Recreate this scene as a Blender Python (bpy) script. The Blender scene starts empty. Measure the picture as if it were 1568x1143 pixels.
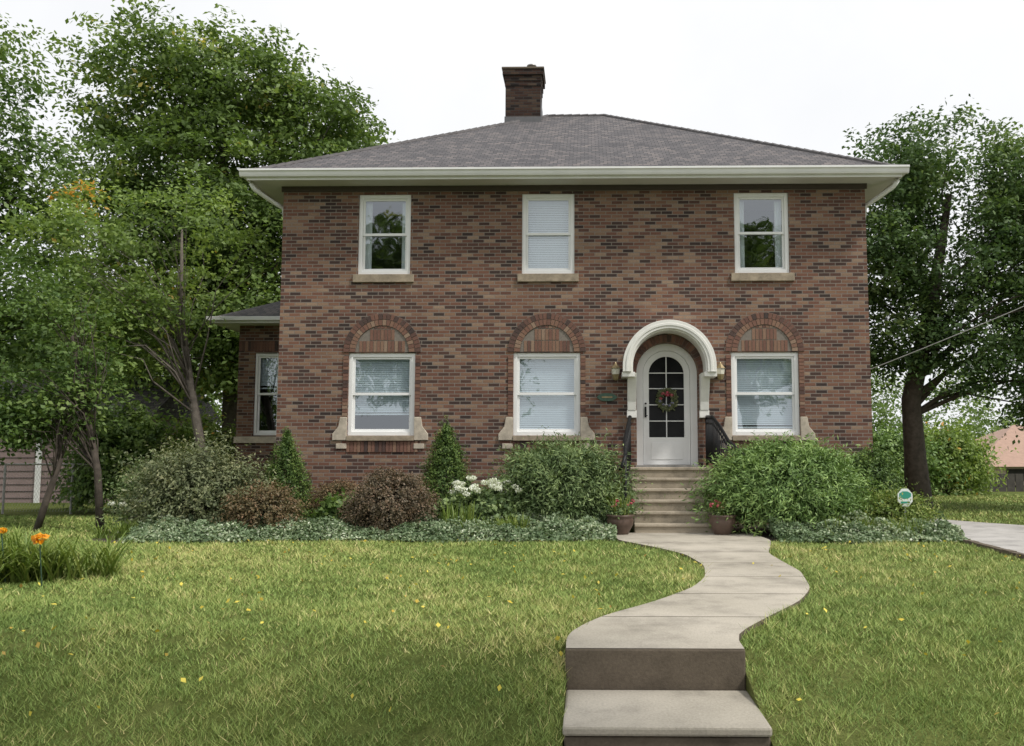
import bpy, math, numpy as np
from mathutils import Vector
R = np.random.default_rng(7)
sc = bpy.context.scene
D2R = math.radians

# ------------------------------------------------------------------ materials
def newmat(name):
    m = bpy.data.materials.new(name); m.use_nodes = True
    nt = m.node_tree; b = nt.nodes['Principled BSDF']
    return m, nt, b
def ramp(nt, stops, src=None, interp='LINEAR'):
    r = nt.nodes.new('ShaderNodeValToRGB'); cr = r.color_ramp; cr.interpolation = interp
    while len(cr.elements) > 1: cr.elements.remove(cr.elements[-1])
    cr.elements[0].position = stops[0][0]; cr.elements[0].color = (*stops[0][1], 1)
    for p, c in stops[1:]:
        e = cr.elements.new(p); e.color = (*c, 1)
    if src is not None: nt.links.new(src, r.inputs[0])
    return r.outputs[0]
def noise(nt, scale, detail=4, rough=.6, coord='Object', vec=None):
    n = nt.nodes.new('ShaderNodeTexNoise'); n.inputs['Scale'].default_value = scale
    n.inputs['Detail'].default_value = detail; n.inputs['Roughness'].default_value = rough
    if vec is None:
        tc = nt.nodes.new('ShaderNodeTexCoord'); vec = tc.outputs[coord]
    nt.links.new(vec, n.inputs['Vector']); return n.outputs['Fac']
def mixc(nt, a, b, fac, mode='MIX'):
    m = nt.nodes.new('ShaderNodeMix'); m.data_type = 'RGBA'; m.blend_type = mode
    for s, v in ((m.inputs[0], fac), (m.inputs[6], a), (m.inputs[7], b)):
        if hasattr(v, 'links') or hasattr(v, 'is_linked'): nt.links.new(v, s)
        elif isinstance(v, (tuple, list)): s.default_value = (*v, 1)
        else: s.default_value = v
    return m.outputs[2]
def bump(nt, b, h, strength=.4, dist=.01):
    n = nt.nodes.new('ShaderNodeBump'); n.inputs['Strength'].default_value = strength
    n.inputs['Distance'].default_value = dist
    nt.links.new(h, n.inputs['Height']); nt.links.new(n.outputs[0], b.inputs['Normal'])
def plain(name, c, rough=.6, var=.12, scale=6, bumpy=0, metallic=0, spec=.5):
    m, nt, b = newmat(name)
    f = noise(nt, scale, 6)
    lo = tuple(x*(1-var) for x in c); hi = tuple(min(1, x*(1+var)) for x in c)
    nt.links.new(ramp(nt, [(.3, lo), (.7, hi)], f), b.inputs['Base Color'])
    b.inputs['Roughness'].default_value = rough; b.inputs['Metallic'].default_value = metallic
    b.inputs['Specular IOR Level'].default_value = spec
    if bumpy: bump(nt, b, noise(nt, scale*12, 4), bumpy, .01)
    return m

BR = [(0, (.048,.035,.032)), (.17, (.08,.047,.039)), (.36, (.145,.072,.053)), (.6, (.195,.098,.068)), (.82, (.235,.14,.093)), (1, (.29,.205,.145))]
def brickmat(name, bw=.213, rh=.0677, stops=BR, mortar=(.215,.185,.158), ms=.0078, dark=1, big_amt=.8):
    m, nt, b = newmat(name)
    uv = nt.nodes.new('ShaderNodeUVMap')
    t = nt.nodes.new('ShaderNodeTexBrick'); t.inputs['Scale'].default_value = 1
    t.inputs['Brick Width'].default_value = bw; t.inputs['Row Height'].default_value = rh
    t.inputs['Mortar Size'].default_value = ms; t.inputs['Mortar Smooth'].default_value = .2
    t.inputs['Color1'].default_value = (0,0,0,1); t.inputs['Color2'].default_value = (1,1,1,1)
    t.inputs['Mortar'].default_value = (.5,.5,.5,1)
    nt.links.new(uv.outputs[0], t.inputs['Vector'])
    st = [(p, tuple(x*dark for x in c)) for p, c in stops]
    col = ramp(nt, st, t.outputs['Color'])
    big = noise(nt, .8, 5, .6, vec=uv.outputs[0]); fine = noise(nt, 45, 4, .7, vec=uv.outputs[0])
    col = mixc(nt, col, ramp(nt, [(.3, (.74,.74,.75)), (.7, (1.16,1.14,1.12))], big), big_amt, 'MULTIPLY')
    col = mixc(nt, col, ramp(nt, [(.3, (.75,.75,.75)), (.7, (1.15,1.15,1.15))], fine), .9, 'MULTIPLY')
    col = mixc(nt, col, mortar, t.outputs['Fac'])
    nt.links.new(col, b.inputs['Base Color']); b.inputs['Roughness'].default_value = .85
    b.inputs['Specular IOR Level'].default_value = .25
    inv = nt.nodes.new('ShaderNodeMath'); inv.operation = 'SUBTRACT'; inv.inputs[0].default_value = 1
    nt.links.new(t.outputs['Fac'], inv.inputs[1])
    bump(nt, b, inv.outputs[0], .6, .008)
    return m
M_brick = brickmat('brick_wall')
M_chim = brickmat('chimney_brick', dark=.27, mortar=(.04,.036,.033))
def unitmat():
    m, nt, b = newmat('brick_unit'); a = nt.nodes.new('ShaderNodeAttribute'); a.attribute_name = 'tint'
    col = ramp(nt, BR, a.outputs['Fac'])
    col = mixc(nt, col, ramp(nt, [(.3, (.75,.75,.75)), (.7, (1.1,1.1,1.1))], noise(nt, 40)), .8, 'MULTIPLY')
    nt.links.new(col, b.inputs['Base Color']); b.inputs['Roughness'].default_value = .85
    return m
M_unit = unitmat()
M_mortar = plain('mortar', (.19,.165,.14), .9, .15, 20)
M_roof = brickmat('roof_shingles', bw=.15, rh=.13, ms=.007, mortar=(.045,.043,.046),
    stops=[(0,(.09,.087,.093)),(.3,(.112,.107,.112)),(.6,(.13,.122,.126)),(.85,(.155,.142,.143)),(1,(.18,.162,.158))], big_amt=.5)
M_white = plain('white_paint', (.8,.8,.79), .45, .04, 3)
M_gutter = plain('gutter_paint', (.76,.76,.75), .45, .06, 2)
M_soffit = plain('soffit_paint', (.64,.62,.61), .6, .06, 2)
M_stone = plain('limestone', (.46,.40,.32), .8, .25, 9, .4)
M_sill = plain('cast_stone_sill', (.30,.245,.18), .85, .3, 9, .4)
M_hood = plain('painted_stone', (.74,.73,.69), .6, .07, 6, .2)
M_black = plain('black_iron', (.010,.010,.011), .5, .2, 9, spec=.3)
M_metal = plain('galvanised_metal', (.35,.34,.33), .45, .2, 9, metallic=.7)
M_flash = plain('lead_flashing', (.10,.10,.105), .6, .2, 9)
M_dark = plain('interior_dark', (.03,.028,.026), .9)
M_brass = plain('lantern_brass', (.28,.22,.12), .4, .2, 20, metallic=.5)
M_lglass = plain('lantern_glass', (.62,.6,.5), .3, .05)
M_green = plain('plaque_green', (.05,.10,.07), .6, .3, 20)
M_pot = plain('pot_glaze', (.10,.065,.05), .4, .3, 8)
M_soil = plain('mulch', (.055,.042,.03), .95, .5, 14, 1)
M_bark = plain('bark', (.075,.06,.048), .95, .4, 9, 1)
M_barkg = plain('bark_grey', (.14,.12,.10), .95, .35, 9, 1)
M_shed = plain('shed_siding', (.30,.22,.21), .8, .12, 3)
M_sign_w = plain('sign_white', (.75,.78,.76), .5, .02)
M_sign_g = plain('sign_green', (.03,.28,.2), .5, .05)

def concrete(name, c, sc_=2.0):
    m, nt, b = newmat(name)
    f = noise(nt, sc_, 8, .65); f2 = noise(nt, 60, 3, .7); f3 = noise(nt, .6, 3)
    col = ramp(nt, [(.28, tuple(x*.62 for x in c)), (.5, c), (.75, tuple(x*1.15 for x in c))], f)
    col = mixc(nt, col, ramp(nt, [(.3,(.78,.78,.78)),(.7,(1.12,1.12,1.12))], f2), .8, 'MULTIPLY')
    col = mixc(nt, col, ramp(nt, [(.35,(.8,.8,.78)),(.65,(1.05,1.05,1.05))], f3), .8, 'MULTIPLY')
    nt.links.new(col, b.inputs['Base Color']); b.inputs['Roughness'].default_value = .9
    b.inputs['Specular IOR Level'].default_value = .2
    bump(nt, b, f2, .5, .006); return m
M_conc = concrete('concrete_walk', (.45,.41,.345))
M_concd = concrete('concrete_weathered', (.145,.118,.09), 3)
M_step = concrete('concrete_steps', (.36,.31,.24), 4)
M_drive = concrete('driveway_concrete', (.46,.44,.42))

def glassmat():
    m = bpy.data.materials.new('window_glass'); m.use_nodes = True; nt = m.node_tree; nt.nodes.clear()
    o = nt.nodes.new('ShaderNodeOutputMaterial'); mx = nt.nodes.new('ShaderNodeMixShader')
    t = nt.nodes.new('ShaderNodeBsdfTransparent'); t.inputs[0].default_value = (.84,.89,.9,1)
    g = nt.nodes.new('ShaderNodeBsdfGlossy'); g.inputs['Roughness'].default_value = .02
    g.inputs[0].default_value = (.9,.95,1,1)
    n = noise(nt, 1.5, 2); bp = nt.nodes.new('ShaderNodeBump'); bp.inputs['Strength'].default_value = .12; bp.inputs['Distance'].default_value = .03
    nt.links.new(n, bp.inputs['Height']); nt.links.new(bp.outputs[0], g.inputs['Normal'])
    mx.inputs[0].default_value = .22
    nt.links.new(t.outputs[0], mx.inputs[1]); nt.links.new(g.outputs[0], mx.inputs[2]); nt.links.new(mx.outputs[0], o.inputs[0])
    return m
M_glass = glassmat()
M_blind = plain('blind_slats', (.64,.70,.75), .6, .03)
M_blindw = plain('blind_white', (.88,.9,.92), .6, .03)

def leafmat(name, stops, trans=.3, rough=.5, gain=1.0, yel=(1.2,1.25,.7)):
    m = bpy.data.materials.new(name); m.use_nodes = True; nt = m.node_tree
    b = nt.nodes['Principled BSDF']; o = nt.nodes['Material Output']
    a = nt.nodes.new('ShaderNodeAttribute'); a.attribute_name = 'tint'
    col = ramp(nt, [(p,tuple(min(.9,x*gain) for x in c)) for p,c in stops], a.outputs['Fac'])
    nt.links.new(col, b.inputs['Base Color']); b.inputs['Roughness'].default_value = rough
    b.inputs['Specular IOR Level'].default_value = .3
    if trans <= 0: return m
    t = nt.nodes.new('ShaderNodeBsdfTranslucent')
    c2 = mixc(nt, col, yel, 1.0, 'MULTIPLY'); nt.links.new(c2, t.inputs[0])
    mx = nt.nodes.new('ShaderNodeMixShader'); mx.inputs[0].default_value = trans
    nt.links.new(b.outputs[0], mx.inputs[1]); nt.links.new(t.outputs[0], mx.inputs[2]); nt.links.new(mx.outputs[0], o.inputs[0])
    return m
L_tree = leafmat('leaves_tree', [(0,(.045,.075,.022)),(.5,(.11,.165,.045)),(.9,(.19,.25,.075)),(1,(.36,.30,.08))], .36, gain=1.42)
L_dark = leafmat('leaves_dark', [(0,(.03,.06,.02)),(.5,(.075,.125,.042)),(1,(.15,.2,.07))], .32, gain=1.35)
L_mid = leafmat('leaves_mid', [(0,(.04,.075,.022)),(.5,(.095,.15,.042)),(1,(.18,.24,.075))], .36, gain=1.42)
L_light = leafmat('leaves_light', [(0,(.085,.13,.04)),(.5,(.155,.22,.06)),(.93,(.25,.31,.09)),(1,(.5,.25,.05))], .38, gain=1.4)
L_shrub = leafmat('leaves_shrub', [(0,(.05,.085,.035)),(.5,(.12,.175,.07)),(1,(.27,.34,.14))], .2, gain=1.2)
L_shrubr = leafmat('leaves_shrub_right', [(0,(.055,.10,.03)),(.5,(.14,.225,.07)),(1,(.30,.41,.14))], .2, gain=1.25)
L_grey = leafmat('leaves_greygreen', [(0,(.07,.09,.045)),(.5,(.15,.175,.09)),(1,(.26,.26,.14))], .25, gain=1.15)
L_yew = leafmat('needles_yew', [(0,(.025,.05,.015)),(.5,(.07,.12,.03)),(1,(.16,.22,.05))], .15, gain=1.3)
L_red = leafmat('leaves_barberry', [(0,(.055,.05,.035)),(.5,(.125,.10,.065)),(1,(.23,.15,.10))], .2, gain=1.15)
L_brown = leafmat('leaves_spirea', [(0,(.07,.065,.035)),(.5,(.15,.12,.06)),(1,(.26,.15,.09))], .2, gain=1.1)
L_cover = leafmat('leaves_variegated', [(0,(.09,.14,.065)),(.5,(.20,.27,.15)),(.75,(.38,.44,.28)),(1,(.62,.66,.52))], .2, gain=1.1)
L_lily = leafmat('leaves_strap', [(0,(.07,.11,.025)),(.5,(.16,.23,.05)),(1,(.32,.34,.1))], .25, gain=1.1)
L_grass = leafmat('grass_blades', [(0,(.08,.125,.03)),(.3,(.13,.185,.046)),(.55,(.19,.24,.066)),(.8,(.285,.29,.10)),(1,(.44,.38,.18))], 0, rough=.65, gain=1.62)
L_white = leafmat('petals_white', [(0,(.6,.64,.5)),(1,(.88,.88,.84))], .2)
L_orange = leafmat('petals_orange', [(0,(.7,.25,.01)),(1,(.85,.5,.02))], .2)
L_pink = leafmat('petals_pink', [(0,(.35,.03,.06)),(1,(.7,.2,.25))], .2)
L_fallen = leafmat('fallen_leaf', [(0,(.3,.18,.06)),(.35,(.6,.45,.06)),(1,(.8,.68,.12))], .2)

def groundmat():
    m, nt, b = newmat('lawn_ground')
    a = noise(nt, .35, 5, .6); c = noise(nt, 9, 6, .75); d = noise(nt, 70, 3, .8)
    col = ramp(nt, [(.3,(.115,.16,.04)),(.5,(.155,.195,.052)),(.7,(.20,.22,.075))], a)
    col = mixc(nt, col, ramp(nt, [(.3,(.5,.52,.45)),(.65,(1.1,1.1,1.1))], c), .8, 'MULTIPLY')
    col = mixc(nt, col, ramp(nt, [(.3,(.4,.4,.4)),(.7,(1.25,1.2,1.15))], d), .8, 'MULTIPLY')
    nt.links.new(col, b.inputs['Base Color']); b.inputs['Roughness'].default_value = .95
    b.inputs['Specular IOR Level'].default_value = .1
    bump(nt, b, d, .8, .03); return m
M_ground = groundmat()

# ------------------------------------------------------------------ mesh helpers
class MB:
    def __init__(s): s.v=[]; s.f=[]; s.m=[]; s.t=[]
    def poly(s, pts, mi=0, tint=.5):
        i=len(s.v); s.v+= [tuple(p) for p in pts]; s.t += [tint]*len(pts)
        s.f.append(list(range(i,i+len(pts)))); s.m.append(mi)
    def box(s, x0,x1,y0,y1,z0,z1, mi=0, tint=.5):
        P=[(x0,y0,z0),(x1,y0,z0),(x1,y1,z0),(x0,y1,z0),(x0,y0,z1),(x1,y0,z1),(x1,y1,z1),(x0,y1,z1)]
        i=len(s.v); s.v+=P; s.t+=[tint]*8
        for q in ((0,3,2,1),(4,5,6,7),(0,1,5,4),(1,2,6,5),(2,3,7,6),(3,0,4,7)):
            s.f.append([i+k for k in q]); s.m.append(mi)
    def prism(s, pts, y0, y1, mi=0, tint=.5):
        n=len(pts); i=len(s.v)
        s.v += [(x,y0,z) for x,z in pts]+[(x,y1,z) for x,z in pts]; s.t += [tint]*2*n
        s.f.append([i+k for k in range(n)]); s.m.append(mi)
        s.f.append([i+n+k for k in reversed(range(n))]); s.m.append(mi)
        for k in range(n):
            a=k; c=(k+1)%n; s.f.append([i+a,i+n+a,i+n+c,i+c]); s.m.append(mi)
    def prismx(s, pts, x0, x1, mi=0):
        n=len(pts); i=len(s.v)
        s.v += [(x0,y,z) for y,z in pts]+[(x1,y,z) for y,z in pts]; s.t += [.5]*2*n
        s.f.append([i+k for k in reversed(range(n))]); s.m.append(mi)
        s.f.append([i+n+k for k in range(n)]); s.m.append(mi)
        for k in range(n):
            a=k; c=(k+1)%n; s.f.append([i+a,i+c,i+n+c,i+n+a]); s.m.append(mi)
    def tube(s, pts, rad, n=6, mi=0):
        pts=[Vector(p) for p in pts]; rings=[]
        if not hasattr(rad,'__len__'): rad=[rad]*len(pts)
        for k,p in enumerate(pts):
            t=(pts[min(k+1,len(pts)-1)]-pts[max(k-1,0)]).normalized()
            a=t.cross(Vector((.3,.9,.2))).normalized() if abs(t.dot(Vector((.3,.9,.2)).normalized()))<.95 else t.cross(Vector((1,0,0))).normalized()
            b=t.cross(a); i=len(s.v); rings.append(i)
            for j in range(n):
                w=2*math.pi*j/n; s.v.append(tuple(p+(a*math.cos(w)+b*math.sin(w))*rad[k])); s.t.append(.5)
        for k in range(len(rings)-1):
            for j in range(n):
                s.f.append([rings[k]+j,rings[k]+(j+1)%n,rings[k+1]+(j+1)%n,rings[k+1]+j]); s.m.append(mi)
        s.f.append([rings[0]+j for j in reversed(range(n))]); s.m.append(mi)
        s.f.append([rings[-1]+j for j in range(n)]); s.m.append(mi)
    def lathe(s, prof, c, n=20, mi=0):
        rings=[]
        for r,z in prof:
            i=len(s.v); rings.append(i)
            for j in range(n):
                w=2*math.pi*j/n; s.v.append((c[0]+r*math.cos(w),c[1]+r*math.sin(w),c[2]+z)); s.t.append(.5)
        for k in range(len(rings)-1):
            for j in range(n):
                s.f.append([rings[k]+j,rings[k]+(j+1)%n,rings[k+1]+(j+1)%n,rings[k+1]+j]); s.m.append(mi)
    def build(s, name, mats, smooth=False, bevel=0, slopeuv=False):
        me=bpy.data.meshes.new(name); me.from_pydata(s.v,[],s.f)
        for m in mats: me.materials.append(m)
        me.polygons.foreach_set('material_index', s.m)
        uv=me.uv_layers.new(name='UVMap')
        for p in me.polygons:
            n=p.normal
            for li in p.loop_indices:
                c=me.vertices[me.loops[li].vertex_index].co
                if slopeuv and n.z>.2:
                    h=Vector((n.x,n.y,0)).normalized(); t=Vector((-h.y,h.x,0))
                    uv.data[li].uv=(c.dot(t), c.z/max(.1,math.sqrt(1-n.z*n.z)))
                elif abs(n.z)>.7: uv.data[li].uv=(c.x,c.y)
                elif abs(n.x)>abs(n.y): uv.data[li].uv=(c.y+.05,c.z)
                else: uv.data[li].uv=(c.x,c.z)
        a=me.attributes.new('tint','FLOAT','POINT'); a.data.foreach_set('value', s.t)
        if smooth: me.polygons.foreach_set('use_smooth',[True]*len(me.polygons))
        me.update(); ob=bpy.data.objects.new(name,me); sc.collection.objects.link(ob)
        if bevel:
            bv=ob.modifiers.new('bevel','BEVEL'); bv.width=bevel; bv.segments=2; bv.limit_method='ANGLE'
        return ob
def group(name, loc, obs):
    e=bpy.data.objects.new(name,None); e.empty_display_size=.3; e.location=loc; sc.collection.objects.link(e)
    bpy.context.view_layer.update()
    for o in obs:
        o.parent=e; o.matrix_parent_inverse=e.matrix_world.inverted()
    return e
def np_mesh(name, V, k, tint, mat):
    n=len(V)//k; me=bpy.data.meshes.new(name)
    me.vertices.add(n*k); me.vertices.foreach_set('co',V.astype(np.float32).ravel())
    me.loops.add(n*k); me.loops.foreach_set('vertex_index',np.arange(n*k,dtype=np.int32))
    me.polygons.add(n); me.polygons.foreach_set('loop_start',np.arange(0,n*k,k,dtype=np.int32))
    me.update(calc_edges=True)
    a=me.attributes.new('tint','FLOAT','POINT'); a.data.foreach_set('value',np.repeat(np.clip(tint,0,1),k).astype(np.float32))
    me.materials.append(mat); me.validate()
    ob=bpy.data.objects.new(name,me); sc.collection.objects.link(ob); return ob
def unit(a): return a/np.maximum(np.linalg.norm(a,axis=1,keepdims=True),1e-6)
def kites(P, size, bias, aspect=.55, T=None):
    n=len(P); N=unit(R.normal(size=(n,3))*.8+bias)
    if T is None: T=R.normal(size=(n,3))
    T=unit(T-N*np.sum(T*N,1,keepdims=True)); B=np.cross(N,T)
    L=(size*(.65+.7*R.random(n)))[:,None]; W=L*aspect
    a=P-T*L*.5; b=P+B*W*.5-T*L*.05; c=P+T*L*.5-N*L*.12; d=P-B*W*.5-T*L*.05
    return np.stack([a,b,c,d],1).reshape(-1,3)
def snoise(P, f, seed=0):
    r=np.random.default_rng(seed); s=np.zeros(len(P))
    for i in range(6):
        k=r.normal(size=3)*f*(1+i*.35); s+=np.sin(P@k+r.random()*6.28)/(1+i*.3)
    return s/2.6

# ------------------------------------------------------------------ trees
def tree(name, base, trunk, trad, lobes, nclump, per, crad, leaf, mat, bark=M_bark, branches=60, gap=-.35, seed=1, bz=.5):
    lob=np.array([l for l in lobes],float)
    w=lob[:,3]**2.2; w/=w.sum(); idx=R.choice(len(lob),nclump,p=w)
    d=unit(R.normal(size=(nclump,3))); rr=lob[idx,3]*R.random(nclump)**.38*(1+.14*snoise(d*2+idx[:,None],3,seed))
    C=lob[idx,:3]+d*rr[:,None]*np.array([1,1,.88])
    keep=snoise(C,1.25,seed)>gap; C=C[keep]; d=d[keep]; nclump=len(C)
    ct=.45+.22*snoise(C,.9,seed+5)+.17*R.normal(size=nclump)
    cs=crad*(.5+.9*R.random(nclump))
    ii=np.repeat(np.arange(nclump),per)
    off=np.clip(R.normal(size=(len(ii),3)),-1.9,1.9)*np.array([1,1,.42])*cs[ii][:,None]
    P=C[ii]+off
    P[:,2]-=.25*np.sum(off[:,:2]**2,1)/crad*.8
    V=kites(P,leaf,np.array([0,0,1.0])+d[ii]*.55)
    lv=np_mesh('leaves',V,4,ct[ii]+.1*R.normal(size=len(ii)),mat)
    mb=MB(); mb.tube(trunk,trad,10)
    tr=[Vector(p) for p in trunk]; sel=R.choice(nclump,min(branches,nclump),replace=False)
    for j in sel:
        tgt=Vector(C[j]); f=.35+.6*R.random()
        hd=math.hypot(tgt.x-tr[-1].x,tgt.y-tr[-1].y)
        zs=tr[-1].z-tr[0].z; z=min(tr[0].z+zs*f, tgt.z-.5-bz*hd)
        z=max(z, tr[0].z+zs*.3)
        k=0
        while k<len(tr)-2 and tr[k+1].z<z: k+=1
        a=(z-tr[k].z)/max(.01,tr[k+1].z-tr[k].z); s=tr[k].lerp(tr[k+1],min(1,max(0,a)))
        mid=s.lerp(tgt,.5)+Vector((R.normal()*.3,R.normal()*.3,.35+.3*R.random()))
        r0=trad[min(k+1,len(trad)-1)]*.32
        q1=s.lerp(mid,.5)+Vector((R.normal()*.1,R.normal()*.1,.12))
        mb.tube([s,q1,mid,tgt],[r0,r0*.65,r0*.38,r0*.08],5)
    t=mb.build('trunk_and_limbs',[bark],True)
    return group(name,base,[t,lv])

tree('oak_tree',(-10,9,0),[(-10,9,-.1),(-10.1,9,3),(-10.4,9,7),(-10.8,9,11)],[.4,.33,.25,.12],
  [(-12.7,9,12.5,2.5),(-10.7,9,12.4,2.4),(-8.9,9,11.6,2.1),(-7.3,9,10.6,1.85),(-13.3,9,9,2.6),(-11,8.5,8.6,2.8),(-8.6,8.5,8.2,2.5),(-6.9,9,8.2,2.0),(-14,8.5,5.4,2.4),(-11.2,8,5.2,2.6),(-8.8,8,4.9,2.2),(-6.6,9,5,1.6)],
  1900,75,.38,.165,L_tree,M_barkg,90,gap=-.42,seed=3)
tree('maple_tree',(-13.6,1.5,0),[(-13.6,1.5,-.1),(-13.4,1.5,3),(-13.3,1.5,6),(-13.2,1.5,10)],[.3,.24,.18,.08],
  [(-13.5,1.5,10.1,1.75),(-13.4,1.5,7.7,2.2),(-12.5,1.2,5.9,2.0),(-11.6,1,4.4,1.7),(-13.5,1,4,2)],
  850,65,.30,.13,L_mid,M_bark,60,gap=-.25,seed=11)
tree('leaning_tree',(-7.25,1,0),[(-7.25,1,-.1),(-7.45,1,1.3),(-7.75,1,2.7),(-8.0,1,4.2),(-8.05,1,5.9)],[.12,.1,.08,.05,.02],
  [(-8.2,1,5.9,1.25),(-9.2,1,4.7,1.1),(-7.2,.8,6.0,.9),(-9.2,.6,3.5,.9),(-9.8,.6,5.8,1.3),(-8.2,.8,4.3,.7)],
  400,52,.24,.105,L_light,M_barkg,45,gap=-.3,seed=21)
tree('young_tree',(-8.4,-1.3,0),[(-8.1,-1.4,-.05),(-8.2,-1.4,1),(-8.5,-1.3,2),(-8.9,-1.2,3.4)],[.07,.06,.05,.03],
  [(-9.5,-1.2,3.4,1.15),(-8.9,-1,2.9,.8),(-10.4,-1,2.5,1.1),(-10,-1,4.3,1.1),(-9.6,-1.2,2.0,.7)],
  330,60,.22,.09,L_mid,M_bark,40,gap=-.25,seed=31)
tree('multi_stem_tree',(-9.1,-1.6,0),[(-9.1,-1.6,-.05),(-8.95,-1.6,.5),(-8.8,-1.5,1.2),(-9.1,-1.3,2.4)],[.06,.055,.045,.03],
  [(-9.6,-1.5,1.9,.55),(-8.8,-1.4,2.2,.5)],70,45,.2,.1,L_mid,M_bark,14,seed=35)
tree('shade_tree',(8.1,4.5,0),[(8.1,4.5,-.1),(8.05,4.5,1.2),(8.0,4.5,2.6),(8.6,4.5,5),(9.1,4.5,7.6)],[.34,.25,.22,.16,.07],
  [(7.7,4.5,8.0,1.35),(8.9,4.5,8.5,1.5),(10.3,4.5,8.1,1.5),(11.8,4.5,7.6,1.6),(7.6,4.5,6.2,1.6),(9.3,4.5,6.2,1.9),(11.2,4.5,5.9,2.0),(8.0,4.4,4.4,1.3),(10.2,4.0,4.2,1.7),(12.3,4.3,4.0,1.7),(11.3,4,2.8,1.2),(12.9,4,2.6,1.2),(7.4,4.4,3.6,.7),(9.2,3.8,3.6,.9)],
  1450,72,.29,.12,L_dark,M_bark,34,gap=-.40,seed=41)
tree('street_tree',(6.6,-17.5,-.75),[(6.6,-17.5,-.8),(6.6,-17.3,3),(5.6,-16.6,6),(4.5,-15.8,9)],[.35,.3,.2,.1],
  [(4.4,-15.4,7.6,1.5),(2.6,-15.6,8.6,1.4),(5.6,-14.8,8.8,1.4),(3.4,-14.6,10,1.3),(6.6,-16,7,1.6)],150,42,.34,.26,L_tree,M_barkg,24,gap=-.1,seed=51)
tree('street_tree',(-8,-27,-.75),[(-8,-27,-.8),(-8,-27,3),(-8,-27,6),(-9,-27,11)],[.35,.3,.2,.1],
  [(-8,-27,7,3),(-10,-27,6,2.6),(-5,-27,6.5,2.6),(-9,-27,9.5,2.6),(-11,-27,10.8,2.2),(-9.5,-27,12.2,1.6)],420,40,.5,.32,L_tree,M_barkg,30,gap=-.2,seed=52)
tree('street_tree',(7,-30,-.75),[(7,-30,-.8),(7,-30,3),(7,-30,6),(8,-30,11)],[.35,.3,.2,.1],
  [(7,-30,7,3),(10,-30,6,2.6),(4,-30,6.5,2.6),(8,-30,10,2.6),(10,-30,12.0,2.0)],360,40,.5,.34,L_tree,M_barkg,30,gap=-.2,seed=53)

lob=[]
for x in np.arange(-46,-7,3.2): lob.append((x,26+R.normal()*2,3+R.random(),3.4)); lob.append((x,28,7+R.normal()*1.2,2.8))
for x in np.arange(9,62,3.0): lob.append((x,38+R.normal()*3,1.6+R.random()*1.0,2.2+R.random()*1.0))
for x in np.arange(13,60,7): lob.append((x,46,5.0+R.random()*1.5,2.6))
lob=np.array(lob); n=3000; idx=R.choice(len(lob),n); d=unit(R.normal(size=(n,3))); C=lob[idx,:3]+d*(lob[idx,3]*R.random(n)**.4)[:,None]
C=C[C[:,2]>.2]; ii=np.repeat(np.arange(len(C)),38); P=C[ii]+R.normal(size=(len(ii),3))*.5*np.array([1,1,.6])
np_mesh('distant_trees',kites(P,.28,np.array([0,-.3,.8])),4,.4+.25*snoise(C,.5,8)[ii]+.12*R.normal(size=len(ii)),L_tree)

# ------------------------------------------------------------------ shrubs
def shrub(name, c, rad, nsp, per, leaf, mat, aspect=.5, cone=False, seed=0, root=.55, wild=.1, droop=.15, bumpf=2.5, nb=.7):
    c=np.array(c,float); rad=np.array(rad,float)
    d=unit(R.normal(size=(nsp,3))); zlo=-min(.75,c[2]/rad[2]) if not cone else 0
    d[:,2]=np.where(d[:,2]<zlo,-d[:,2],d[:,2]); d=unit(d)
    if cone:
        t=R.random(nsp)**1.25; ang=R.random(nsp)*6.283; prof=(1-t)**.62*(.8+.2*np.minimum(1,t*6))
        S=np.stack([np.cos(ang)*prof,np.sin(ang)*prof,t],1); d=unit(np.stack([np.cos(ang),np.sin(ang),np.full(nsp,.9)],1))
        tip=c+S*rad*(1+.09*snoise(S*3,bumpf,seed)+.06*R.normal(size=nsp))[:,None]; fill=(R.random(nsp)*.3)[:,None]
        ax=c+np.array([0,0,1])*(S*rad)[:,2:3]; tip=tip+(ax-tip)*fill; rt=tip-d*np.array(rad.min()*.24)
    else:
        bmp=1+.15*snoise(d*2,bumpf,seed)+wild*R.normal(size=nsp)
        tip=c+d*rad*bmp[:,None]*(1-.22*R.random(nsp)[:,None]**2); rt=c+(tip-c)*root
    s=np.linspace(.0,1,per)[None,:,None]
    P=rt[:,None,:]*(1-s)+tip[:,None,:]*s
    P=P+R.normal(size=P.shape)*leaf*.42
    P[:,:,2]+= (droop*np.sin(s[:,:,0]*math.pi)*rad.min()*.5)
    P=P.reshape(-1,3); P[:,2]=np.maximum(P[:,2],.02+R.random(len(P))*.08)
    dd=np.repeat(d,per,0); T=dd+R.normal(size=dd.shape)*nb
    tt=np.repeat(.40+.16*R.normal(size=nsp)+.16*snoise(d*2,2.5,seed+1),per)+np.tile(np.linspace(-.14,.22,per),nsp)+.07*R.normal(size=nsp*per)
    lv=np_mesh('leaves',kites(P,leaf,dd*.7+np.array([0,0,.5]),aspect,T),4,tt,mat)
    mb=MB()
    for j in R.choice(nsp,min(nsp,26),replace=False):
        g=(c[0]+R.normal()*.06,c[1]+R.normal()*.06,0); mb.tube([g,tuple(rt[j]),tuple(tip[j]*.97+c*.03)],[.012,.007,.003],4)
    tw=mb.build('stems',[M_bark])
    return group(name,(c[0],c[1],0),[lv,tw])

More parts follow.
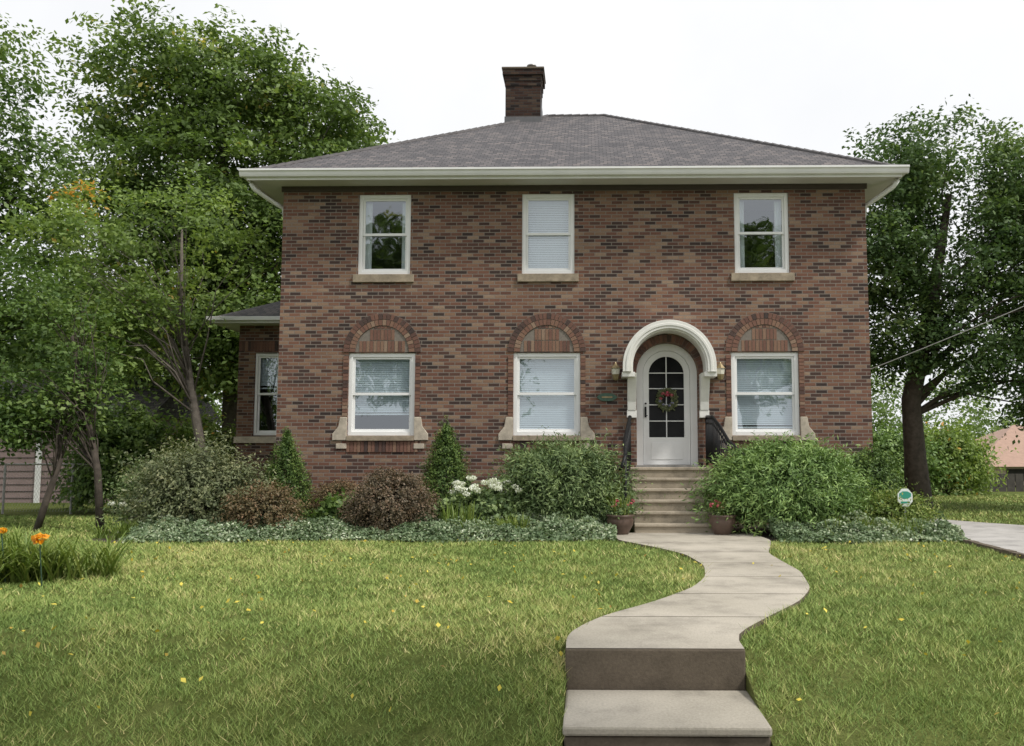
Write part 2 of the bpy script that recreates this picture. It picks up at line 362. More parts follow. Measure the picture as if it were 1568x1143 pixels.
shrub('spreading_yew',(-.18,-1.65,.55),(1.27,.9,.94),3300,13,.085,L_shrub,.22,seed=2,wild=.13,nb=.5,droop=.25)
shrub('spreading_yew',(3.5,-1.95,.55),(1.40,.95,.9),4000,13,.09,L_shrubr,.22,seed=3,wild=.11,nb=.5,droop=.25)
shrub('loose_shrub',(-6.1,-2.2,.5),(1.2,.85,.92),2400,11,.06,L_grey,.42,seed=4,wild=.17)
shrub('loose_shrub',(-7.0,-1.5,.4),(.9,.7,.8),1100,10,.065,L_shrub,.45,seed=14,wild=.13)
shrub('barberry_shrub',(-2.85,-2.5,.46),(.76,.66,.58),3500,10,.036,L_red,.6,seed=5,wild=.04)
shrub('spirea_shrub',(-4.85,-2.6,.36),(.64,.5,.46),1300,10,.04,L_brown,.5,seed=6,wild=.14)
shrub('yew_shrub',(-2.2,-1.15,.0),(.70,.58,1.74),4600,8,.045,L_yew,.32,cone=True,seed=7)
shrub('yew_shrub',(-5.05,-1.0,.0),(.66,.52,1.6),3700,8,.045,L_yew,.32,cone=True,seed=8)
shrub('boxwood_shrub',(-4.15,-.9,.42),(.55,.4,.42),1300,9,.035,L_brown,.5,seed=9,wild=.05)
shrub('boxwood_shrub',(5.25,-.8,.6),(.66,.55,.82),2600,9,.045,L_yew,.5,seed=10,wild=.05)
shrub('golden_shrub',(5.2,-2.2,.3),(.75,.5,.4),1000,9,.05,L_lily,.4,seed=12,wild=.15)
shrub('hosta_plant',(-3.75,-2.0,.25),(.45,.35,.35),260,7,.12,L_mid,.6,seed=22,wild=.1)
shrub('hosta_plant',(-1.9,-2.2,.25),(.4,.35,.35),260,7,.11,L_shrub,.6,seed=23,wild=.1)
shrub('background_shrub',(-10.3,3.2,.9),(1.3,1.0,1.5),1500,10,.12,L_mid,.5,seed=13,wild=.12)
shrub('background_shrub',(-17.5,9.5,2.6),(3.2,1.0,1.6),1500,10,.15,L_mid,.5,seed=15,wild=.15)
shrub('background_shrub',(-8.6,3.4,.9),(1.0,.8,1.3),1000,10,.1,L_light,.5,seed=16,wild=.12)
shrub('background_shrub',(9.4,11.5,.8),(2.4,1.0,1.15),2200,10,.13,L_shrubr,.5,seed=17,wild=.2)
shrub('background_shrub',(12.0,12.5,.9),(1.5,1.2,1.2),1800,10,.13,L_light,.5,seed=18,wild=.2)

hy=shrub('hydrangea_shrub',(-1.35,-2.1,.34),(.55,.45,.38),800,8,.08,L_shrub,.6,seed=19,wild=.05)
def puff(centers, r, n, size, mat, name='flowers', flat=.6):
    C=np.array(centers,float); ii=np.repeat(np.arange(len(C)),n); d=unit(R.normal(size=(len(ii),3)))
    P=C[ii]+d*r*np.array([1,1,flat])*(.7+.3*R.random(len(ii)))[:,None]
    return np_mesh(name,kites(P,size,d*1.5,.8),4,R.random(len(ii)),mat)
def attach(ob,e):
    ob.parent=e; ob.matrix_parent_inverse=e.matrix_world.inverted()
cs=[(-1.42+math.cos(a)*.64*q,-2.3+math.sin(a)*.32*q,.70+.17*(1-q*q)+R.normal()*.04) for a,q in zip(R.random(34)*6.28,np.sqrt(R.random(34)))]
attach(puff(cs,.068,60,.032,L_white,flat=.6),hy)
ls=bpy.data.objects.get('loose_shrub')
cs=[(-7.0+R.normal()*.22,-2.35+R.normal()*.15,.5+R.random()*.12) for k in range(8)]
attach(puff(cs,.06,50,.03,L_white),ls)

def straps(name, spots, h, n, mat=L_lily, w=.014, spread=.45):
    V=[];T=[]
    for (x,y,z) in spots:
        for k in range(n):
            a=R.random()*6.28; L=h*(.6+.6*R.random()); sp=spread*(.3+R.random()); bx=x+R.normal()*.05; by=y+R.normal()*.05
            dx,dy=math.cos(a),math.sin(a); t=.3+.5*R.random(); prev=None
            for s in np.linspace(0,1,6):
                px=bx+dx*sp*L*s*1.1; py=by+dy*sp*L*s*1.1; pz=z+L*(s*1.25-.55*s**2.4*(.5+sp)); ww=w*(1-s**2*.85)
                cur=((px-dy*ww,py+dx*ww,pz),(px+dy*ww,py-dx*ww,pz))
                if prev: V+= [prev[0],prev[1],cur[1],cur[0]]; T.append(t)
                prev=cur
    return np_mesh(name,np.array(V),4,np.array(T),mat)
GX0,GX1=.148,1.308
def gz(x,y):
    t=np.clip((-9.8-np.asarray(y,float))/3,0,1); return -.75*t**1.5
sp=[(-5.6+R.normal()*.40,-7.4+R.normal()*.3,0) for k in range(28)]
lv=straps('strap_leaves',sp,.58,42,w=.010,spread=.8)
fl=puff([(-5.05,-7.95,.48)],.07,30,.07,L_orange,'orange_bloom'); fl2=puff([(-5.6,-7.7,.54),(-6.0,-7.5,.47)],.04,22,.05,L_orange,'orange_bloom')
mb=MB(); mb.tube([(-5.1,-7.8,0),(-5.07,-7.9,.3),(-5.05,-7.95,.46)],.006,5); mb.tube([(-5.6,-7.6,0),(-5.6,-7.7,.5)],.006,5)
fs=mb.build('flower_stalks',[M_green])
group('daylily_plant',(-5.5,-7.6,0),[lv,fl,fl2,fs])
group('iris_plant',(-1.7,-2.7,0),[straps('strap_leaves',[(-1.75+R.normal()*.1,-2.7+R.normal()*.1,0) for k in range(3)],.62,22,w=.013,spread=.3)])
group('daylily_plant',(-1.1,-2.75,0),[straps('strap_leaves',[(-1.1+R.normal()*.25,-2.75+R.normal()*.12,0) for k in range(8)],.42,34,w=.01,spread=.7)])
group('iris_plant',(.85,-1.6,0),[straps('strap_leaves',[(.72,-1.7,.1),(.6,-1.9,.1)],.95,26,w=.02,spread=.35)])
group('daylily_plant',(-6.9,-3,0),[straps('strap_leaves',[(-6.9+R.normal()*.3,-2.9+R.normal()*.12,0) for k in range(6)],.35,30,w=.009,spread=.7)])
group('ornamental_grass',(5.0,-2.9,0),[straps('strap_leaves',[(4.9+R.normal()*.5,-2.75+R.normal()*.2,0) for k in range(14)],.4,36,w=.007,spread=.6)])

def bedfront(x): return -3.35+.14*np.sin(x*1.3)+.1*np.sin(x*.5+1)+.05*np.sin(x*4.1)
def cover(name, x0,x1,n,mat,leaf,depth,seed):
    x=x0+(x1-x0)*R.random(n); f=bedfront(x); y=f+depth*R.random(n)+.06*R.normal(size=n)
    h=(.07+.16*np.clip((y-f)/.25,0,1)+.12*np.clip((y-f-.3)/.8,0,1))*(.85+.45*snoise(np.stack([x,y,0*x],1),5,seed))
    z=np.maximum(.01,h)*R.random(n)**.4
    P=np.stack([x,y,z],1)
    return np_mesh(name,kites(P,leaf,np.array([0,-.3,1.]),.6),4,.36+.25*snoise(P,3,seed+1)+.26*R.normal(size=n),mat)
cover('groundcover_plants',-6.6,.72,46000,L_cover,.052,1.35,61)
cover('groundcover_plants',3.1,5.9,16000,L_cover,.052,.9,63)

# ------------------------------------------------------------------ ground
xs=np.sort(np.concatenate([[-900,-300,-120,-60,-35,-22],np.arange(-16,16.1,.5),[22,35,60,120,300,900],[GX0-.004,GX0,GX1,GX1+.004]]))
ys=np.sort(np.concatenate([[-900,-300,-100,-50,-30,-20,-15],np.arange(-13.5,-8.9,.15),np.arange(-8.5,6,1.5),[10,20,40,80,200,900],[-10.62,-10.615]]))
X,Y=np.meshgrid(xs,ys); Z=gz(X,Y)
Z=np.where((X>GX0-.002)&(X<GX1+.002)&(Y<-10.618)&(Y>-12.3),Z-.45,Z)
nx,ny=len(xs),len(ys); vv=np.stack([X,Y,Z],2).reshape(-1,3).tolist()
ff=[(j*nx+i,j*nx+i+1,(j+1)*nx+i+1,(j+1)*nx+i) for j in range(ny-1) for i in range(nx-1)]
me=bpy.data.meshes.new('ground'); me.from_pydata(vv,[],ff); me.materials.append(M_ground)
go=bpy.data.objects.new('ground',me); sc.collection.objects.link(go)
mb=MB()
for x0,x1 in ((-7.3,.95),(2.75,6.0)):
    N=60
    for k in range(N):
        a=x0+(x1-x0)*k/N; b=x0+(x1-x0)*(k+1)/N
        mb.poly([(a,float(bedfront(a)),.008),(b,float(bedfront(b)),.008),(b,0,.008),(a,0,.008)])
mb.build('planting_bed',[M_soil])

yl=np.array([-10.63,-10.3,-10.08,-9.47,-8.8,-7.98,-7.24,-6.29,-5.2,-4.44,-3.3,-2.1]); xl=np.array([.15,.13,.155,.388,.848,1.284,1.506,1.619,1.53,1.26,.72,.72])
yr=np.array([-10.63,-10.15,-9.47,-8.71,-7.98,-6.8,-5.65,-5.0,-4.0,-3.3,-2.1]); xr=np.array([1.30,1.33,1.70,2.137,2.407,2.598,2.595,2.61,2.85,3.0,2.9])
def sm(y,a,b):
    y=np.asarray(y,float); return (np.interp(y-.22,a,b)+np.interp(y,a,b)*2+np.interp(y+.22,a,b))/4
L=lambda y: sm(y,yl,xl); Rr=lambda y: sm(y,yr,xr)
mb=MB(); yy=np.linspace(-10.63,-2.15,90); top=.035
for k in range(89):
    a,b=yy[k],yy[k+1]
    if k%12==11: b=b-.016
    la,lb,ra,rb_=float(L(a)),float(L(b)),float(Rr(a)),float(Rr(b))
    if a<-10.6: la,ra=.15,1.30
    mb.poly([(la,a,top),(ra,a,top),(rb_,b,top),(lb,b,top)])
    mb.poly([(la,a,-.1),(la,a,top),(lb,b,top),(lb,b,-.1)],1); mb.poly([(ra,a,top),(ra,a,-.1),(rb_,b,-.1),(rb_,b,top)],1)
for k in range(11,89,12):
    b=yy[k+1]; mb.poly([(float(L(b)),b-.02,top-.018),(float(Rr(b)),b-.02,top-.018),(float(Rr(b)),b+.004,top-.018),(float(L(b)),b+.004,top-.018)],1)
walk=mb.build('slabs',[M_conc,M_concd])
mb=MB()
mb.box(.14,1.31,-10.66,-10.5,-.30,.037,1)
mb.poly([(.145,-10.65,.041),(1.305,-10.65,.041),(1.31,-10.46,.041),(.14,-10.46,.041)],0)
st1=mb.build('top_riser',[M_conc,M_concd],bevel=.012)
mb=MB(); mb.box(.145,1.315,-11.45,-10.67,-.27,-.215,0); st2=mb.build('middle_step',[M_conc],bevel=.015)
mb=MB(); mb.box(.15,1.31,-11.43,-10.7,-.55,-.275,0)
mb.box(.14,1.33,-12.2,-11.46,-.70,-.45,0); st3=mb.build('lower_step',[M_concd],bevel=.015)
group('front_walk',(.7,-10.6,0),[walk,st1,st2,st3])
mb=MB()
for k in range(-12,13): mb.box(k*1.4,k*1.4+1.385,-13.8,-12.3,-.75,-.66)
mb.build('sidewalk',[M_conc],bevel=.008)
mb=MB(); mb.poly([(-200,-30,-.745),(200,-30,-.745),(200,-16.5,-.745),(-200,-16.5,-.745)]); mb.build('street',[plain('asphalt',(.05,.05,.052),.9,.2,30)])

dl=[(6.55,1.2),(6.45,.3),(6.2,-1.2),(5.95,-2.6),(5.85,-4),(5.78,-5.5),(5.8,-7.5),(5.85,-9.5)]
dr=[(7.2,1.2),(7.8,.2),(8.6,-.9),(9.6,-1.8),(10,-4),(10,-5.5),(10,-7.5),(10,-9.5)]
mb=MB()
for k in range(len(dl)-1):
    mb.poly([(*dl[k],.02),(*dl[k+1],.02),(*dr[k+1],.02),(*dr[k],.02)])
    a,b=dl[k],dl[k+1]
    for q in range(6):
        p=(a[0]+(b[0]-a[0])*q/6,a[1]+(b[1]-a[1])*q/6); e=(a[0]+(b[0]-a[0])*(q+.92)/6,a[1]+(b[1]-a[1])*(q+.92)/6)
        z=.05+.012*R.random()
        i=len(mb.v); mb.v+=[(p[0]-.1,p[1],0),(p[0],p[1],0),(e[0],e[1],0),(e[0]-.1,e[1],0),(p[0]-.1,p[1],z),(p[0],p[1],z),(e[0],e[1],z),(e[0]-.1,e[1],z)]; mb.t+=[.5]*8
        for f in ((4,5,6,7),(0,1,5,4),(1,2,6,5),(2,3,7,6),(3,0,4,7)): mb.f.append([i+x for x in f]); mb.m.append(1)
mb.build('driveway',[M_drive,M_concd])

def onhard(x,y):
    w=(x>L(y)+.0)&(x<Rr(y)-.0)&(y>-10.66)&(y<-2)
    s=(x>.14)&(x<1.32)&(y<=-10.6)&(y>-12.3)
    bed=(y>bedfront(x)+.02)&(y<.2)&(((x>-7.3)&(x<.95))|((x>2.75)&(x<6.0)))
    dx=np.interp(y,[p[1] for p in dl[::-1]],[p[0] for p in dl[::-1]])
    dx2=np.interp(y,[p[1] for p in dr[::-1]],[p[0] for p in dr[::-1]])
    dv=(x>dx-.1)&(x<dx2)&(y<1.2)
    ent=(x>.9)&(x<2.8)&(y>-2.3)&(y<0)
    hs=(x>-7.6)&(x<5.7)&(y>0)&(y<10)
    return w|s|bed|dv|ent|hs
bl=[];bt=[]
def blades(x0,x1,y0,y1,dens,h,w):
    n=int((x1-x0)*(y1-y0)*dens); x=x0+(x1-x0)*R.random(n); y=y0+(y1-y0)*R.random(n)
    dd=y+16.5; u=(x-.29)/np.maximum(dd,.1); k=(u>-.85)&(u<.62)&~onhard(x,y)
    P0=np.stack([x,y,0*x],1); k&=(R.random(n)<.75+.6*snoise(P0,7,70))
    x=x[k];y=y[k];n=len(x)
    P=np.stack([x,y,0*x],1); cl=snoise(P,.8,71); cl2=snoise(P,4,72); cl3=snoise(P,14,73); cl4=snoise(P,2,74)
    edge=np.exp(-np.minimum(np.abs(x-L(y)),np.abs(x-Rr(y)))/.07)*(y>-10.6)
    hh=np.maximum(.3*h,h*(.5+.8*R.random(n))*(1+.3*cl2+.35*cl3+.5*edge)); a=R.random(n)*6.28; ww=w*(.7+.6*R.random(n))
    z=gz(x,y)-.003; base=np.stack([x,y,z],1); s=np.stack([np.cos(a)*ww/2,np.sin(a)*ww/2,0*x],1)
    a2=R.random(n)*6.28; ln=hh*(.3+1.2*R.random(n)); tip=base+np.stack([np.cos(a2)*ln,np.sin(a2)*ln,hh],1)
    bl.append(np.stack([base-s,base+s,tip],1).reshape(-1,3))
    stripe=.04*np.sin((x*.55+y*.9)*5.2)
    bt.append(.40+.19*cl+.14*cl2+.13*cl3+.12*cl4+stripe+.15*R.normal(size=n)+(R.random(n)<.06)*.45)
blades(-4.5,4.2,-13.2,-10.6,7500,.044,.0055)
blades(-6,5.5,-10.6,-8.5,5200,.042,.007)
blades(-8,6,-8.5,-5.8,3000,.042,.009)
blades(-10,6.2,-5.8,-3,1900,.044,.012)
blades(-14,-7,-3,2,700,.045,.018)
blades(5.8,14,-3,12,300,.05,.025)
np_mesh('grass',np.concatenate(bl),3,np.concatenate(bt),L_grass)
n=420; x=-7+14*R.random(n); y=-12.4+9.2*R.random(n)**.9; k=~onhard(x,y)|(R.random(n)<.10); x=x[k];y=y[k]
P=np.stack([x,y,gz(x,y)+.042+.01*R.random(len(x))],1)
np_mesh('fallen_leaves',kites(P,.043,np.array([0,-.3,1.2]),.7),4,R.random(len(x)),L_fallen)

# ------------------------------------------------------------------ house
HB=[]
W=5.61; DP=9.8; WT=6.46
low=[(-3.63,1.27,1.65,3.22),(-.49,1.27,1.65,3.22),(3.63,1.27,1.65,3.22)]
upp=[(-3.63,1.01,4.74,6.31),(-.47,1.01,4.74,6.31),(3.62,1.04,4.74,6.31)]
DX=1.79; DR=.585; DZ=1.06; DS=2.83
ops=[(c-w/2,c+w/2,a,b) for c,w,a,b in low+upp]; door=(DX-DR,DX+DR,DZ,DS+DR+.02)
mb=MB(); xb=sorted({-W,W}|{o[0] for o in ops+[door]}|{o[1] for o in ops+[door]}); zb=sorted({-.1,WT}|{o[2] for o in ops+[door]}|{o[3] for o in ops+[door]})
for i in range(len(xb)-1):
    for j in range(len(zb)-1):
        cx=(xb[i]+xb[i+1])/2; cz=(zb[j]+zb[j+1])/2
        if any(o[0]<cx<o[1] and o[2]<cz<o[3] for o in ops+[door]): continue
        mb.poly([(xb[i],0,zb[j]),(xb[i+1],0,zb[j]),(xb[i+1],0,zb[j+1]),(xb[i],0,zb[j+1])])
NA=24; zt=door[3]
for k in range(NA):
    a0=math.pi-math.pi*k/NA; a1=math.pi-math.pi*(k+1)/NA
    p=(DX+DR*math.cos(a0),DS+DR*math.sin(a0)); q=(DX+DR*math.cos(a1),DS+DR*math.sin(a1))
    mb.poly([(p[0],0,p[1]),(q[0],0,q[1]),(q[0],0,zt),(p[0],0,zt)])
    mb.poly([(p[0],0,p[1]),(p[0],.24,p[1]),(q[0],.24,q[1]),(q[0],0,q[1])])
for sx in (-1,1):
    x=DX+sx*DR; mb.poly([(x,0,DZ),(x,.24,DZ),(x,.24,DS),(x,0,DS)][::sx])
for o in ops:
    for x in (o[0],o[1]): mb.poly([(x,0,o[2]),(x,.13,o[2]),(x,.13,o[3]),(x,0,o[3])])
    for z in (o[2],o[3]): mb.poly([(o[0],0,z),(o[1],0,z),(o[1],.13,z),(o[0],.13,z)])
mb.poly([(W,0,-.1),(W,DP,-.1),(W,DP,WT),(W,0,WT)]); mb.poly([(-W,DP,-.1),(-W,0,-.1),(-W,0,WT),(-W,DP,WT)])
mb.poly([(W,DP,-.1),(-W,DP,-.1),(-W,DP,WT),(W,DP,WT)])
HB.append(mb.build('walls',[M_brick]))
mb=MB(); mb.box(-W+.1,W-.1,1.6,1.65,0,6.4); mb.box(-W+.1,W-.1,.14,1.6,3.7,3.8); mb.box(-W+.1,W-.1,.14,1.6,.9,1.0); HB.append(mb.build('interior',[M_dark]))
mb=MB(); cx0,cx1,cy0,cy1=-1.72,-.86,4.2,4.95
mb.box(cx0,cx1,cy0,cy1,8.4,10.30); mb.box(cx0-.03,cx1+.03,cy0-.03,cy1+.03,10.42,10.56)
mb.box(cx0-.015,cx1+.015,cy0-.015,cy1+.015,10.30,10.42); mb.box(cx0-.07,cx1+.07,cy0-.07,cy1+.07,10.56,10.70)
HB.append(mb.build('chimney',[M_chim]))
mb=MB(); mb.box(cx0-.09,cx1+.09,cy0-.09,cy1+.09,10.70,10.75); HB.append(mb.build('chimney_cap',[M_concd],bevel=.01))
mb=MB(); mb.lathe([(.09,0),(.09,.16),(.12,.16),(.12,.19),(0,.24)],(-1.1,4.5,10.75)); mb.lathe([(.13,0),(.11,.1),(.0,.1)],(-1.3,4.6,10.75))
HB.append(mb.build('flue_pot',[M_metal],True))
O=.53; ex=W+O; ey0=-O; ey1=DP+O; rz=9.8; rh=.72; ry=DP/2; ez=6.60
mb=MB(); zf=lambda y: ez+(rz-ez)*(y-ey0)/(ry-ey0)
mb.box(cx0-.02,cx1+.02,cy0-.012,cy0-.001,zf(cy0)-.1,zf(cy0)+.13); mb.box(cx1+.001,cx1+.015,cy0,cy1,zf(cy0),zf(cy1)+.1)
HB.append(mb.build('flashing',[M_flash]))
mb=MB()
A=(-ex,ey0,ez);B=(ex,ey0,ez);C_=(ex,ey1,ez);D_=(-ex,ey1,ez);E=(-rh,ry,rz);F=(rh,ry,rz)
mb.poly([A,B,F,E]); mb.poly([B,C_,F]); mb.poly([C_,D_,E,F]); mb.poly([D_,A,E])
HB.append(mb.build('roof',[M_roof],slopeuv=True))
mb=MB()
for a,b in ((A,E),(B,F),(E,F),(C_,F),(D_,E)):
    a=Vector(a);b=Vector(b); n=int((b-a).length/.2)
    for k in range(n):
        p=a.lerp(b,k/n); q=a.lerp(b,(k+1)/n); mb.tube([p+Vector((0,0,-.015)),q+Vector((0,0,-.005))],[.055,.06],6)
HB.append(mb.build('ridge_caps',[plain('ridge_shingle',(.115,.108,.11),.95,.3,6)]))
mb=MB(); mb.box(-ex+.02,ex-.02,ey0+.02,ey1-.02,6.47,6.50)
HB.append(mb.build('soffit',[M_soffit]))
mb=MB()
def gut(a,b,out):
    a=Vector(a);b=Vector(b);o=Vector(out)
    prof=[(0,.0),(.07,.0),(.085,.03),(.10,.08),(.125,.1),(.125,.135),(.11,.135),(.0,.125)]
    i=len(mb.v)
    for P0 in (a,b):
        for r,z in prof: mb.v.append(tuple(P0+o*r+Vector((0,0,z)))); mb.t.append(.5)
    n=len(prof)
    for k in range(n): mb.f.append([i+k,i+(k+1)%n,i+n+(k+1)%n,i+n+k]); mb.m.append(0)
    mb.f.append([i+k for k in range(n)]); mb.m.append(0); mb.f.append([i+n+k for k in range(n)]); mb.m.append(0)
gut((-ex-.1,ey0,6.49),(ex+.1,ey0,6.49),(0,-1,0)); gut((-ex,ey0,6.491),(-ex,ey1,6.491),(-1,0,0)); gut((ex,ey0,6.491),(ex,ey1,6.491),(1,0,0))
mb.box(-ex+.005,ex-.005,ey0+.002,ey0+.022,6.44,6.6); mb.box(-ex+.003,-ex+.022,ey0+.03,ey1,6.44,6.6); mb.box(ex-.022,ex-.003,ey0+.03,ey1,6.44,6.6)
HB.append(mb.build('gutters',[M_gutter]))
mb=MB(); mb.box(-W-.03,W+.03,-.04,0,6.37,6.468); HB.append(mb.build('frieze_shadow_band',[plain('frieze_shadow',(.06,.045,.038),.7)]))  # dark-coloured strip paints in the eave shadow along the wall top
mb=MB()
for s in (-1,1):
    mb.tube([(s*(ex-.02),-.35,6.44),(s*(ex-.08),-.3,6.33),(s*(W+.25),0.0,6.2),(s*(W+.06),.2,6.1),(s*(W+.045),.3,5.8),(s*(W+.045),.3,.2)],.045,8)
HB.append(mb.build('downspouts',[M_gutter],True))

def window(tag,c,w,z0,z1,y,blind,bm,fw=.075):
    x0,x1=c-w/2,c+w/2
    mb=MB(); fy0,fy1=y+.03,y+.125
    mb.box(x0,x0+fw,fy0,fy1,z0,z1); mb.box(x1-fw,x1,fy0,fy1,z0,z1); mb.box(x0+fw,x1-fw,fy0,fy1,z1-fw,z1); mb.box(x0+fw,x1-fw,fy0,fy1,z0,z0+fw)
    a,b=x0+fw,x1-fw; lo,hi=z0+fw,z1-fw; mid=(lo+hi)/2; s=.042
    for zz0,zz1,yy in ((mid-.02,hi,y+.055),(lo,mid+.03,y+.085)):
        mb.box(a,a+s,yy,yy+.028,zz0,zz1); mb.box(b-s,b,yy,yy+.028,zz0,zz1); mb.box(a+s,b-s,yy,yy+.028,zz1-s,zz1); mb.box(a+s,b-s,yy,yy+.028,zz0,zz0+s*1.2)
    fo=mb.build('window_frame_'+tag,[M_white],bevel=.004)
    mb=MB(); mb.poly([(a,y+.07,mid),(b,y+.07,mid),(b,y+.07,hi),(a,y+.07,hi)]); mb.poly([(a,y+.10,lo),(b,y+.10,lo),(b,y+.10,mid),(a,y+.10,mid)])
    gl=mb.build('window_glass_'+tag,[M_glass])
    mb=MB(); zb=hi-(hi-lo)*blind; n=int((hi-zb)/.035)
    for k in range(n):
        z=hi-k*.035; mb.poly([(a+.01,y+.135,z-.034),(b-.01,y+.135,z-.034),(b-.01,y+.155,z),(a+.01,y+.155,z)])
    if n: mb.box(a+.01,b-.01,y+.13,y+.16,zb-.05,zb-.02)
    ob=[fo,gl]
    if n: ob.append(mb.build('window_blind_'+tag,[bm]))
    return ob
for i,(c,w,a,b) in enumerate(low): HB+=window('lower_%d'%i,c,w,a,b,0,(.74,.97,.92)[i],M_blind)
for i,(c,w,a,b) in enumerate(upp): HB+=window('upper_%d'%i,c,w,a,b,0,(.0,.97,.0)[i],M_blindw)
mb=MB()
for c in (-3.63,3.62):
    for k in range(9):
        for s in (-1,1):
            x=c+s*(.42-k*.014); mb.poly([(x,.2+.02*(k%2),4.82),(x-s*.014,.2+.02*((k+1)%2),4.82),(x-s*.014,.2+.02*((k+1)%2),6.2),(x,.2+.02*(k%2),6.2)])
HB.append(mb.build('curtains',[M_blindw]))
mb=MB(); ms=MB()
for c,w,a,b in upp: ms.box(c-w/2-.08,c+w/2+.08,-.05,.12,a-.16,a-.004)
for c,w,a,b in low:
    for s in (-1,1):
        x=c+s*(w/2+.002)
        pts=[(x,1.56),(x+s*.27,1.56),(x+s*.27,1.68),(x+s*.16,1.82),(x+s*.13,2.0),(x,2.0)]
        if s<0: pts=pts[::-1]
        mb.prism(pts,-.04,.0)
        mb.box(*sorted((c+s*(w/2+.0),c+s*(w/2+.2))),-.03,0,1.40,1.50)
    ms.box(c-w/2-.0,c+w/2+.0,-.055,.10,1.55,1.647)
HB.append(mb.build('stone_blocks',[M_stone],bevel=.01)); HB.append(ms.build('window_sills',[M_sill],bevel=.008))
mb=MB(); mm=MB()
def rb(): return float(np.clip(R.beta(1.6,1.6),0,1))
def ring(cx,cz,r0,r1,n,y0,y1,a0=0,a1=math.pi,lo=0,hi=1):
    for k in range(n):
        p=a0+(a1-a0)*(k+.07)/n; q=a0+(a1-a0)*(k+.93)/n
        mb.prism([(cx+r1*math.cos(p),cz+r1*math.sin(p)),(cx+r1*math.cos(q),cz+r1*math.sin(q)),(cx+r0*math.cos(q),cz+r0*math.sin(q)),(cx+r0*math.cos(p),cz+r0*math.sin(p))],y0,y1,0,lo+(hi-lo)*rb())
def disc(cx,cz,r0,r1,y0,y1,n=30):
    for k in range(n):
        p=math.pi*k/n;q=math.pi*(k+1)/n
        mm.prism([(cx+r1*math.cos(p),cz+r1*math.sin(p)),(cx+r1*math.cos(q),cz+r1*math.sin(q)),(cx+r0*math.cos(q),cz+r0*math.sin(q)),(cx+r0*math.cos(p),cz+r0*math.sin(p))],y0,y1)
for c,w,a,b in low:
    cz=3.235
    disc(c,cz,.51,.745,-.008,.0); disc(c,cz,.0001,.505,-.003,.0)
    ring(c,cz,.515,.622,24,-.022,0,lo=.35,hi=1); ring(c,cz,.632,.74,28,-.022,0,lo=.0,hi=.6)
    for row in range(2):
        zz=cz+.0+row*.222
        for k in range(-9,10):
            x=c+k*.0677; top_=zz+.212; lim=math.sqrt(max(0,.505**2-(min(top_,cz+.5)-cz)**2))
            if abs(x-c)+.03<lim+.03:
                mb.box(x-.028,x+.028,-.010,0,zz+.006,min(top_,cz+math.sqrt(max(0.001,.5**2-(x-c)**2))),0,.3+rb()*.7)
    for k in range(-6,7):
        x=c+k*.0677
        if cz+.45<cz+math.sqrt(.5**2-(x-c)**2)-.01: mb.box(x-.029,x+.029,-.010,0,cz+.452,cz+math.sqrt(.5**2-(x-c)**2),0,rb())
    for s in (-1,1):
        for k in range(int((3.2-2.02)/.0677)):
            z=2.02+k*.0677; xx=sorted((c+s*(w/2+.004),c+s*(w/2+.098))); mb.box(xx[0],xx[1],-.016,0,z,z+.058,0,rb())
    for k in range(int((w+.1)/.0677)):
        x=c-w/2-.0+k*.0677; mb.box(x,x+.058,-.018,0,1.34,1.545,0,rb()*.9)
disc(DX,DS,DR,.725,-.006,.0)
ring(DX,DS,DR+.002,.72,26,-.025,0,hi=.7)
HB.append(mb.build('brick_accents',[M_unit])); HB.append(mm.build('accent_mortar',[M_mortar]))
def annulus(mb,cx,cz,r0,r1,y0,y1,drop,mi=0,n=36):
    inner=[(cx-r0,cz-drop)]+[(cx+r0*math.cos(math.pi-math.pi*k/n),cz+r0*math.sin(math.pi*k/n)) for k in range(n+1)]+[(cx+r0,cz-drop)]
    outer=[(cx-r1,cz-drop)]+[(cx+r1*math.cos(math.pi-math.pi*k/n),cz+r1*math.sin(math.pi*k/n)) for k in range(n+1)]+[(cx+r1,cz-drop)]
    i=len(mb.v); N=len(inner)
    for y in (y0,y1):
        for x,z in inner: mb.v.append((x,y,z)); mb.t.append(.5)
        for x,z in outer: mb.v.append((x,y,z)); mb.t.append(.5)
    g=lambda side,io,k: i+side*2*N+io*N+k
    for k in range(N-1):
        mb.f.append([g(0,0,k),g(0,0,k+1),g(0,1,k+1),g(0,1,k)]); mb.f.append([g(1,0,k+1),g(1,0,k),g(1,1,k),g(1,1,k+1)])
        mb.f.append([g(0,0,k+1),g(0,0,k),g(1,0,k),g(1,0,k+1)]); mb.f.append([g(0,1,k),g(0,1,k+1),g(1,1,k+1),g(1,1,k)]); mb.m+=[mi]*4
    for k in (0,N-1):
        mb.f.append([g(0,0,k),g(0,1,k),g(1,1,k),g(1,0,k)]); mb.m.append(mi)
mb=MB(); HZ=2.91
annulus(mb,DX,HZ,.67,.83,-.44,-.002,.10); annulus(mb,DX,HZ,.70,.86,-.50,-.442,.10); annulus(mb,DX,HZ,.75,.80,-.515,-.501,.10)
for s in (-1,1):
    xx=sorted((DX+s*.60,DX+s*.76))
    mb.prismx([(-.002,2.80),(-.36,2.80),(-.33,2.72),(-.22,2.5),(-.13,2.28),(-.10,2.12),(-.002,2.12)],xx[0],xx[1])
    xx=sorted((DX+s*.64,DX+s*.87)); mb.box(xx[0],xx[1],-.46,-.002,2.72,2.808)
    xx=sorted((DX+s*.588,DX+s*.77)); mb.box(xx[0],xx[1],-.09,-.002,1.98,2.118)
HB.append(mb.build('door_hood',[M_hood],bevel=.006))
mb=MB(); yd=.2
annulus(mb,DX,DS,.45,.583,yd,yd+.07,DS-DZ-.03)
